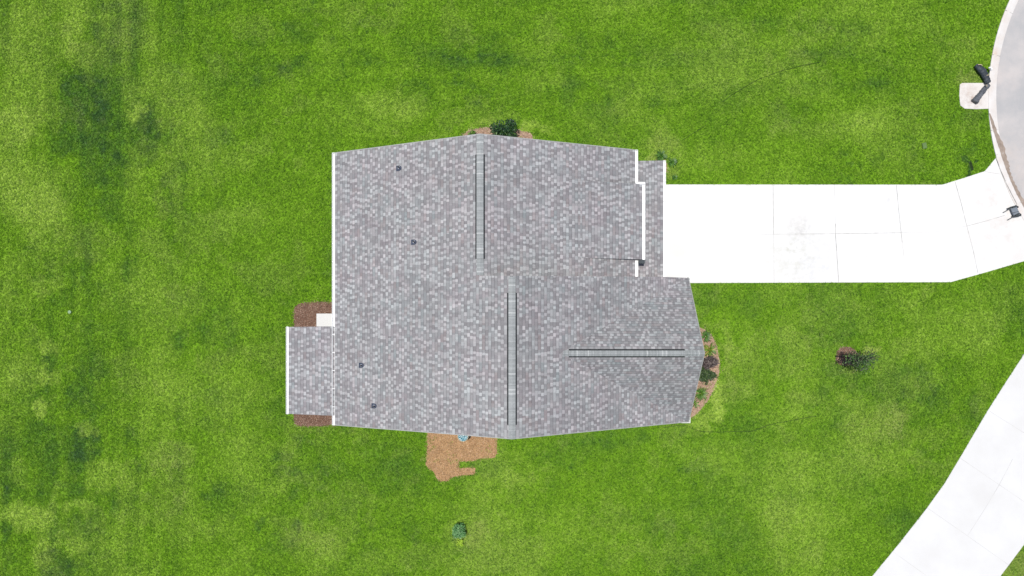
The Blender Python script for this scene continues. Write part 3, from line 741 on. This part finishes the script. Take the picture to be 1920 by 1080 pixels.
vent(at_ridge2(549), at_ridge2(797), .285, sl2, .5)
vent(at_ridge3(1067), at_ridge3(1285), .235, sw_, sw_)
# plumbing vents on the west slope
for i, (px, py) in enumerate([(748,315.5),(776,454),(677.5,685),(701.5,761)]):
    c0 = hit(px, py, pW)
    mb = MB(); q_ = []
    for dx, dy in ((-.13,-.115),(.02,-.115),(.11,-.07),(.13,0),(.11,.07),(.02,.115),(-.13,.115)):
        q_.append(Vector((c0.x+dx, c0.y+dy, pz(pW, c0.x+dx, 0)+.012)))
    mb.slab(q_, .01)
    vb = mb.build('pipe_vent', [STEEL], house)
    mb = MB()
    mb.tube([(c0.x+.02, c0.y, c0.z-.02), (c0.x+.02, c0.y, c0.z+.07), (c0.x+.02, c0.y, c0.z+.13)], [.10, .075, .05], 16)
    bt = mb.build('boot', [STEELL], vb, smooth=False); bt.matrix_parent_inverse = Matrix.Identity(4)
    mb = MB(); mb.tube([(c0.x+.02, c0.y, c0.z+.05), (c0.x+.02, c0.y, c0.z+.30)], .034, 12)
    pp = mb.build('pipe', [BLACK], vb); pp.matrix_parent_inverse = Matrix.Identity(4)
    vb['label'] = ['topmost dark pipe vent on the west slope','second dark pipe vent, nearest the middle of the west slope','third dark pipe vent, closest to the patio roof','lowest dark pipe vent near the south rake'][i]

# walls below the roofs
def roofz(x, y):
    if y > yv:
        return pz(pW, x, 0) if x < r1.x else pz(pNE, x, 0)
    z = pz(pW, x, 0) if x < r2.x else pz(pSE, x, 0)
    if x > xj: z = max(z, min(pz(pWN, x, y), pz(pWS, x, y)))
    return z
NB = hit(900,251,pW).y-.35; SB = hit(960,823,pW).y+.35; XWw = XW+.42; XEn = XE1-.42; XEs = XE2-.35
ring = [(XWw,NB),(XEn,NB),(XEn,yv-.05),(XEs,yv-.05),(XEs,YS+.35),(XWw,SB),(XWw,NB)]
mb = MB()
for (ax, ay), (bx, by) in zip(ring, ring[1:]):
    n = max(1, int(math.hypot(bx-ax, by-ay)/.3))
    for i in range(n):
        x0_, y0_ = ax+(bx-ax)*i/n, ay+(by-ay)*i/n; x1_, y1_ = ax+(bx-ax)*(i+1)/n, ay+(by-ay)*(i+1)/n
        mb.add([(x0_,y0_,-.05),(x1_,y1_,-.05),(x1_,y1_,roofz(x1_,y1_)-.13),(x0_,y0_,roofz(x0_,y0_)-.13)], [(0,1,2,3)])
mb.build('wall', [SIDING], house)
# garage door facing the driveway, porch and patio posts
mb = MB(); gx = XEn+.02
for k_ in range(4): mb.box((gx, 1.95+.25, .03+k_*.53), (gx+.05, 6.2, .03+k_*.53+.515))
mb.build('garage_door', [WHITE], house)
for y in (P(0,305,ZP).y, yv+.25):
    mb = MB(); mb.box((XP-.22, y-.07-.1, 0), (XP-.08, y+.07-.1, ZP-.12)); mb.build('post', [WHITE], house)
for y in (P(0,616,ZT).y-.1, P(0,772,ZT).y+.1):
    mb = MB(); mb.box((XT+.06, y-.06, 0), (XT+.18, y+.06, ZT-.11)); mb.build('post', [WHITE], house)
mb = MB(); a_ = P(560, 614); b_ = P(640, 772); mb.box((a_.x, b_.y, -.05), (b_.x, a_.y, .04))
mb.build('patio_slab', [NDRIVE], house)
# small white slab next to the patio
a_ = P(594.5, 588); b_ = P(640, 612)
mb = MB(); mb.box((a_.x, b_.y, -.05), (b_.x, a_.y, .10))
o = mb.build('stoop_slab', [NDRIVE]); tag(o, 'small white concrete slab on brown mulch between the patio roof and the west gutter', 'slab')

# ---------------------------------------------------------------- plants
def leaves(mb, c, rad, n, size, lumps=9, m=0, seed=0, flat=.5, hollow=.35):
    rr = random.Random(seed); c = Vector(c)
    L = [(Vector((rr.uniform(-1,1), rr.uniform(-1,1), rr.uniform(-.6,1)))*.6, rr.uniform(.35,.6)) for _ in range(lumps)]
    for i in range(n):
        lc, lr = rr.choice(L)
        d = Vector((rr.gauss(0,1), rr.gauss(0,1), rr.gauss(0,1))).normalized()*lr*(hollow+(1-hollow)*rr.random())
        p = lc+d; p = c+Vector((p.x*rad[0], p.y*rad[1], p.z*rad[2]))
        t = Vector((rr.gauss(0,1), rr.gauss(0,1), rr.gauss(0,flat))).normalized(); u = t.cross(Vector((rr.gauss(0,.6), rr.gauss(0,.6), 1))).normalized()
        s = size*rr.uniform(.6,1.3)
        mb.add([p-t*s*.5, p+u*s*.22, p+t*s*.5, p-u*s*.22], [(0,1,2,3)], m)
def stems(mb, base, c, rad, n, r0, m=0, seed=0):
    rr = random.Random(seed); base = Vector(base); c = Vector(c)
    for i in range(n):
        e = c+Vector((rr.uniform(-.7,.7)*rad[0], rr.uniform(-.7,.7)*rad[1], rr.uniform(-.4,.6)*rad[2]))
        mid = base.lerp(e, .5)+Vector((rr.uniform(-.06,.06), rr.uniform(-.06,.06), .05))
        mb.tube([base, mid, e], [r0, r0*.6, r0*.25], 5, m)
BARK = m_plain('bark', (.10,.075,.06), .9, .1, .3, 20)
LDARK = m_island('dark_leaves', [(0,(.04,.035,.03)), (.25,(.05,.05,.035)), (.45,(.035,.085,.025)), (.8,(.07,.15,.035)), (.93,(.14,.25,.06)), (1,(.32,.42,.20))], .5, .3, .15)
LBUSH = m_island('bush_leaves', [(0,(.010,.028,.014)), (.5,(.022,.062,.022)), (.85,(.04,.11,.025)), (1,(.12,.22,.04))], .45, .35, .15)
LPURP = m_island('purple_brown_leaves', [(0,(.05,.035,.035)), (.5,(.095,.072,.07)), (.85,(.16,.13,.12)), (1,(.24,.20,.17))], .6, .3, .1)
LOLIVE = m_island('olive_leaves', [(0,(.022,.045,.018)), (.5,(.05,.085,.03)), (.85,(.08,.13,.04)), (1,(.17,.22,.10))], .5, .3, .15)
LBLUE = m_island('blue_green_leaves', [(0,(.05,.16,.05)), (.5,(.11,.28,.09)), (.85,(.20,.40,.15)), (1,(.42,.56,.34))], .5, .3, .15)
LLIME = m_island('lime_leaves', [(0,(.26,.44,.02)), (.5,(.42,.62,.04)), (1,(.55,.70,.12))], .5, .3, .25)
LSTRAP = m_island('strappy_leaves', [(0,(.035,.10,.012)), (.5,(.09,.21,.02)), (.85,(.16,.32,.035)), (1,(.30,.42,.10))], .45, .35, .25)
LSTRAPR = m_island('strappy_leaves_red', [(0,(.06,.14,.015)), (.5,(.14,.26,.02)), (.8,(.24,.36,.05)), (.9,(.36,.20,.05)), (1,(.40,.42,.12))], .45, .35, .25)
LSTRAPD = m_island('strappy_leaves_dark', [(0,(.02,.075,.012)), (.5,(.055,.16,.018)), (1,(.14,.29,.04))], .45, .35, .2)

def shrub(name, px, py, h, rad, n, size, mat, label, cat, group=None, seed=1, lumps=9, hollow=.35):
    """px,py: where the CROWN shows in the picture; the base stands on the ground right below it"""
    zc = h; c = P(px, py, zc)
    root = empty(name, (c.x, c.y, .02), label, cat, group)
    mb = MB(); leaves(mb, c, rad, n, size, lumps, seed=seed, hollow=hollow); mb.build('foliage', [mat], root)
    mb = MB(); stems(mb, (c.x, c.y, 0), c, rad, 7, .018, seed=seed); mb.build('stem', [BARK], root)
    return root
shrub('bush', 945, 243, .75, (.68,.60,.55), 1900, .12, LBUSH, 'large dark green leafy bush poking out above the roof peak at the top bed', 'bush', seed=4, lumps=14)
shrub('shrub', 886, 249, .2, (.22,.13,.15), 150, .08, LSTRAP, 'small light green shrub left of the roof peak at the edge of the top bed', 'shrub', seed=5)
shrub('bush', 1333, 682, .45, (.40,.42,.32), 900, .11, LPURP, 'purple brown leafed shrub in the front mulch bed beside the gable peak', 'bush', 'dark shrubs in the front bed', seed=6, lumps=12)
shrub('bush', 1326, 704, .45, (.50,.44,.34), 1100, .12, LOLIVE, 'dark olive green shrub in the front bed just below the purple brown one', 'bush', 'dark shrubs in the front bed', seed=8, lumps=12)
o = shrub('shrub', 862, 995, .42, (.37,.37,.28), 1700, .07, LBLUE, 'round blue green clipped shrub standing alone on the lower lawn', 'shrub', seed=9, lumps=34, hollow=.5)
shrub('shrub', 862, 1017, .15, (.19,.17,.12), 260, .07, LLIME, 'tiny lime yellow plant on the lawn just below the round blue green shrub', 'plant', seed=10)

def strappy(px, py, n, L, mat, label, group, seed):
    rr = random.Random(seed); c = P(px, py, .12); c.z = .02
    mb = MB()
    for i in range(n):
        t = rr.uniform(0, 6.28); d = Vector((math.cos(t), math.sin(t), 0)); s = Vector((-d.y, d.x, 0)); l = L*rr.uniform(.6, 1.1); w_ = rr.uniform(.008,.014)
        hgt = rr.uniform(.45, .9)
        pts = [c+d*.01, c+d*l*.35+Vector((0,0,l*.55*hgt)), c+d*l*.75+Vector((0,0,l*.62*hgt)), c+d*l+Vector((0,0,l*.35*hgt))]
        ws = [w_*.7, w_*1.2, w_*.9, .001]; vs = []
        for p, q_ in zip(pts, ws): vs += [p-s*q_, p+s*q_]
        mb.add(vs, [(0,1,3,2),(2,3,5,4),(4,5,7,6)])
    o = mb.build('strappy_plant', [mat]); tag(o, label, 'plant', group); return o
G_ = 'spiky leaved plants around the front beds'
strappy(1323.5, 631, 70, .34, LSTRAPD, 'spiky green plant at the top end of the front crescent bed, half under the roof', G_, 1)
strappy(1331, 656, 90, .42, LSTRAPR, 'bright yellow green spiky plant with reddish tips beside the gable peak', G_, 2)
strappy(1314, 738, 90, .40, LSTRAP, 'full green spiky plant below the dark shrubs in the front bed', G_, 3)
strappy(1303, 757, 40, .28, LSTRAP, 'small sparse spiky plant at the bottom tip of the front bed', G_, 4)
strappy(1240, 293, 80, .36, LSTRAPD, 'dark green spiky plant at the top corner of the porch roof', G_, 5)
strappy(1261, 304, 60, .30, LSTRAPD, 'smaller dark spiky plant on the lawn right of the porch roof corner', G_, 6)
strappy(1266, 332, 30, .18, LSTRAPD, 'tiny dark spiky tuft on the lawn just above the driveway edge', G_, 7)

# young tree in the mulch ring
tb = P(1589, 671)
tree = empty('tree', (tb.x, tb.y, .02), 'young sparse tree with dark green leaves in a mulch ring on the front lawn', 'tree')
tc = Vector((tb.x+.02, tb.y-.05, 1.4)); rad = (.82,.54,.80)
mb = MB(); mb.tube([tb, tb+Vector((.02,0,.7)), tb+Vector((.03,-.01,1.4)), tb+Vector((.05,-.02,2.1))], [.035,.028,.02,.008], 8)
for s_d in range(14):
    rr = random.Random(s_d+40); z0 = rr.uniform(.4, 1.7); a = rr.uniform(0, 6.28); l = rr.uniform(.35, .75)
    b0 = tb+Vector((.02,0,z0)); e = b0+Vector((math.cos(a)*l, math.sin(a)*l, l*.5)); mb.tube([b0, b0.lerp(e,.5)+Vector((0,0,.06)), e], [.012,.008,.003], 5)
mb.build('trunk', [BARK], tree)
mb = MB(); leaves(mb, tc, rad, 1150, .10, 16, seed=12, hollow=.2); mb.build('crown', [LDARK], tree)
for a in (2.9, .8, 4.9):
    mb = MB(); g = tb+Vector((math.cos(a)*.55, math.sin(a)*.5, .02)); mb.tube([g, tb+Vector((0,0,1.0))], .008, 5); mb.build('guy_rope', [BLACK], tree)

# ---------------------------------------------------------------- small things
# bird bath under the south rake
TERRA = m_plain('stoneware_rim', (.36,.30,.20), .6, .3, .2, 15)
wt = NT('teal_water', .18, .4); wt.color(wt.mix(wt.ramp(wt.noise(wt.pos(), 7, 4, .7, dist=1.5), [(.35,0.0),(.65,1.0)]), (.015,.10,.13), (.10,.27,.33))); wt.bump(wt.noise(wt.pos(), 16, 3), .02, .6)
bc = P(868, 818, .7)
bath = empty('bird_bath', (bc.x, bc.y, .02), 'round bird bath with teal water half hidden by the roof edge over the tan mulch', 'bird bath')
def lathe(mb, c, prof, n=28, m=0):
    b = len(mb.v)
    for r_, z in prof:
        for k in range(n): mb.v.append((c[0]+r_*math.cos(2*math.pi*k/n), c[1]+r_*math.sin(2*math.pi*k/n), z))
    for i in range(len(prof)-1):
        for k in range(n): mb.f.append((b+i*n+k, b+i*n+(k+1)%n, b+(i+1)*n+(k+1)%n, b+(i+1)*n+k)); mb.m.append(m)
mb = MB(); lathe(mb, bc, [(.03,.60),(.12,.61),(.23,.66),(.275,.71),(.275,.725),(.255,.725),(.20,.67),(.02,.635)]); mb.build('bowl', [TERRA], bath, smooth=True)
mb = MB(); lathe(mb, bc, [(.253,.708),(.15,.709),(.001,.709)]); mb.build('water', [wt.mat], bath)
mb = MB(); lathe(mb, bc, [(.001,.63),(.05,.60),(.045,.30),(.07,.12),(.16,.06),(.16,.02),(.001,.02)]); mb.build('pedestal', [TERRA], bath, smooth=True)

# bent black fabric roll on the concrete pad
FAB = NT('black_fabric', .55, .35); FAB.color(FAB.ramp(FAB.noise(FAB.pos(), 9, 5, .7), [(.35,(.018,.024,.032)),(.6,(.05,.06,.07)),(.75,(.11,.12,.135))])); FAB.bump(FAB.noise(FAB.pos(), 12, 4, .6), .04, .9); FAB = FAB.mat
FABL = NT('worn_grey_fabric', .6, .3); FABL.color(FABL.ramp(FABL.noise(FABL.pos(), 11, 5, .7), [(.35,(.05,.055,.062)),(.55,(.12,.125,.14)),(.75,(.22,.215,.21))])); FABL.bump(FABL.noise(FABL.pos(), 12, 4, .6), .04, .9); FABL = FABL.mat
TAN = m_plain('tan_cord', (.55,.45,.30), .8, .2, .2, 10)
rc = P(1840, 155)
roll = empty('fabric_roll', (rc.x, rc.y, .03), 'bent black fabric roll tied with cords, lying across the concrete pad', 'fabric roll')
def wob(pts, rs, mat, name, seed, flat=.75):
    A_ = smooth_line(pts, 26); rr = np.interp(np.linspace(0, len(rs)-1, 26), range(len(rs)), rs); mb = MB()
    mb.tube([P(x, y)+Vector((0,0,.06+r_*flat*.9)) for (x, y), r_ in zip(A_, rr)], [float(r_*(1+.07*math.sin(i*1.9+seed)+.05*math.sin(i*.9))) for i, r_ in enumerate(rr)], 16, flat=flat)
    return mb.build(name, [mat], roll, smooth=True)
wob([(1826,124),(1832,130),(1838,137),(1843,144),(1846,151),(1849,158)], [.10,.165,.175,.165,.155,.13], FAB, 'upper_roll', 1)
wob([(1850,161),(1844,167),(1838,175),(1832,182),(1827,188),(1823.5,193)], [.11,.12,.125,.13,.15,.17], FABL, 'lower_roll', 3)
for a, b in (((1826,125.5),(1834,126.5)),((1842,145.5),(1847,144.5)),((1840.5,163),(1842.5,166))):
    mb = MB(); A_ = P(*a); B_ = P(*b); mb.tube([A_+Vector((0,0,.30)), A_.lerp(B_, .5)+Vector((0,0,.35)), B_+Vector((0,0,.30))], .016, 6); mb.build('cord', [TAN], roll)
mb = MB(); mb.tube([P(1847,131)+Vector((0,0,.25)), P(1850,130)+Vector((0,0,.28)), P(1852.5,132.5)+Vector((0,0,.26)), P(1852,135.5)+Vector((0,0,.22))], .045, 8); mb.build('strap', [WHITE], roll, smooth=True)

# low flat cart with two handles by the street end of the driveway
GB_ = m_plain('grey_deck', (.17,.195,.225), .5, .4, .2, 8); DG = m_plain('dark_rail', (.035,.042,.045), .5, .4, .25, 12); PO = m_plain('steel_handle', (.10,.105,.105), .5, .4, .2, 9)
cart = empty('cart', P(1902, 398), 'small flat grey cart with dark side rails and two thin handles at the driveway end', 'cart')
def bar(pts, w_, z0, z1, mat, name):
    mb = MB()
    for (ax, ay), (bx, by) in zip(pts, pts[1:]):
        a = P(ax, ay, z1); b = P(bx, by, z1); t = (b-a).normalized(); n = Vector((-t.y, t.x, 0))*w_/2
        q_ = [a-n, b-n, b+n, a+n]
        mb.add([(p.x, p.y, z0) for p in q_]+[(p.x, p.y, z1) for p in q_], [(3,2,1,0),(4,5,6,7),(0,1,5,4),(1,2,6,5),(2,3,7,6),(3,0,4,7)])
    return mb.build(name, [mat], cart)
mb = MB(); dq = [P(1895,390.5,.2), P(1906.5,387.5,.2), P(1913,402.5,.2), P(1902.5,407,.2)]
mb.prism([(p.x, p.y) for p in dq], .14, .2); mb.build('deck', [GB_], cart)
bar([(1893,390.5),(1899,388.5)], .06, .10, .27, DG, 'side_rail'); bar([(1899,388.5),(1907,386)], .085, .10, .30, DG, 'side_rail')
bar([(1901.5,405.8),(1915,403.5)], .09, .06, .24, DG, 'side_rail'); bar([(1905,403.6),(1912.5,400)], .05, .19, .31, DG, 'cross_bar')
bar([(1899,399),(1910.5,396.3)], .02, .19, .225, DG, 'cross_bar')
for a, b in (((1881.5,398.5),(1894.5,391.3)), ((1889.5,412.6),(1902,405.8))):
    mb = MB(); mb.tube([P(*a, .10), P(*b, .19)], .021, 8); mb.build('handle', [PO], cart)
for a in ((1897,390),(1908,388),(1905,405.5),(1913,402)):
    mb = MB(); c_ = P(*a, .08); mb.tube([c_+Vector((-.015,-.01,0)), c_+Vector((.015,.01,0))], .05, 12); mb.build('wheel', [BLACK], cart)

# utility covers set in the lawn
LID = m_plain('green_plastic_lid', (.10,.17,.05), .6, .3, .2, 10); HOLE = m_plain('dark_pit_green', (.02,.035,.012), .9, .1, .4, 8)
mb = MB(); mb.prism(poly([(1815.5,303.5),(1821,302.5),(1826,318),(1821.5,320.5)]), .0, .014); o = mb.build('meter_pit', [HOLE])  # flat dark green top fills the slot
tag(o, 'dark sunken slot in the grass just above the driveway apron', 'meter pit')
mb = MB(); mb.prism(poly([(1727.5,269),(1735,267.5),(1737,278),(1729.5,280)]), .0, .075); o = mb.build('utility_lid', [LID]); tag(o, 'rectangular green utility lid in the lawn between driveway and curb', 'utility lid')
mb = MB(); lathe(mb, P(132,585), [(.08,0),(.08,.08),(.001,.085)]); o = mb.build('valve_cover', [m_plain('pale_green_lid', (.22,.33,.18), .6, .3, .2, 10)]); tag(o, 'small round pale green valve cover in the west lawn', 'valve cover')
# dark sod seams, stood in for by thin tubes on the grass
SEAM = m_plain('dark_seam', (.025,.045,.012), .6, .3, .3, 6)
def seam(pts, label, r_=.008):
    A_ = smooth_line(pts, len(pts)*6); mb = MB()
    mb.tube([P(x+.25*math.sin(i*.8), y+.35*math.sin(i*.57))+Vector((0,0,.060+.008*math.sin(i*.9))) for i, (x, y) in enumerate(A_)], r_, 5)
    o = mb.build('seam', [SEAM]); tag(o, label, 'seam', 'thin dark seams in the grass')
seam([(1353,192),(1368,181),(1390,167),(1420,150),(1448,139),(1477,130),(1510,122),(1537,117)], 'long thin dark seam curving across the lawn above the driveway')
seam([(1280,262),(1300,250),(1323,235)], 'short thin dark seam in the grass right of the front roof corner')
seam([(1243,801),(1262,799),(1280,797),(1292,799),(1298,804),(1310,808),(1350,810),(1410,808),(1440,797),(1480,788),(1530,780)], 'thin dark seam running across the grass from the lower front corner of the roof')
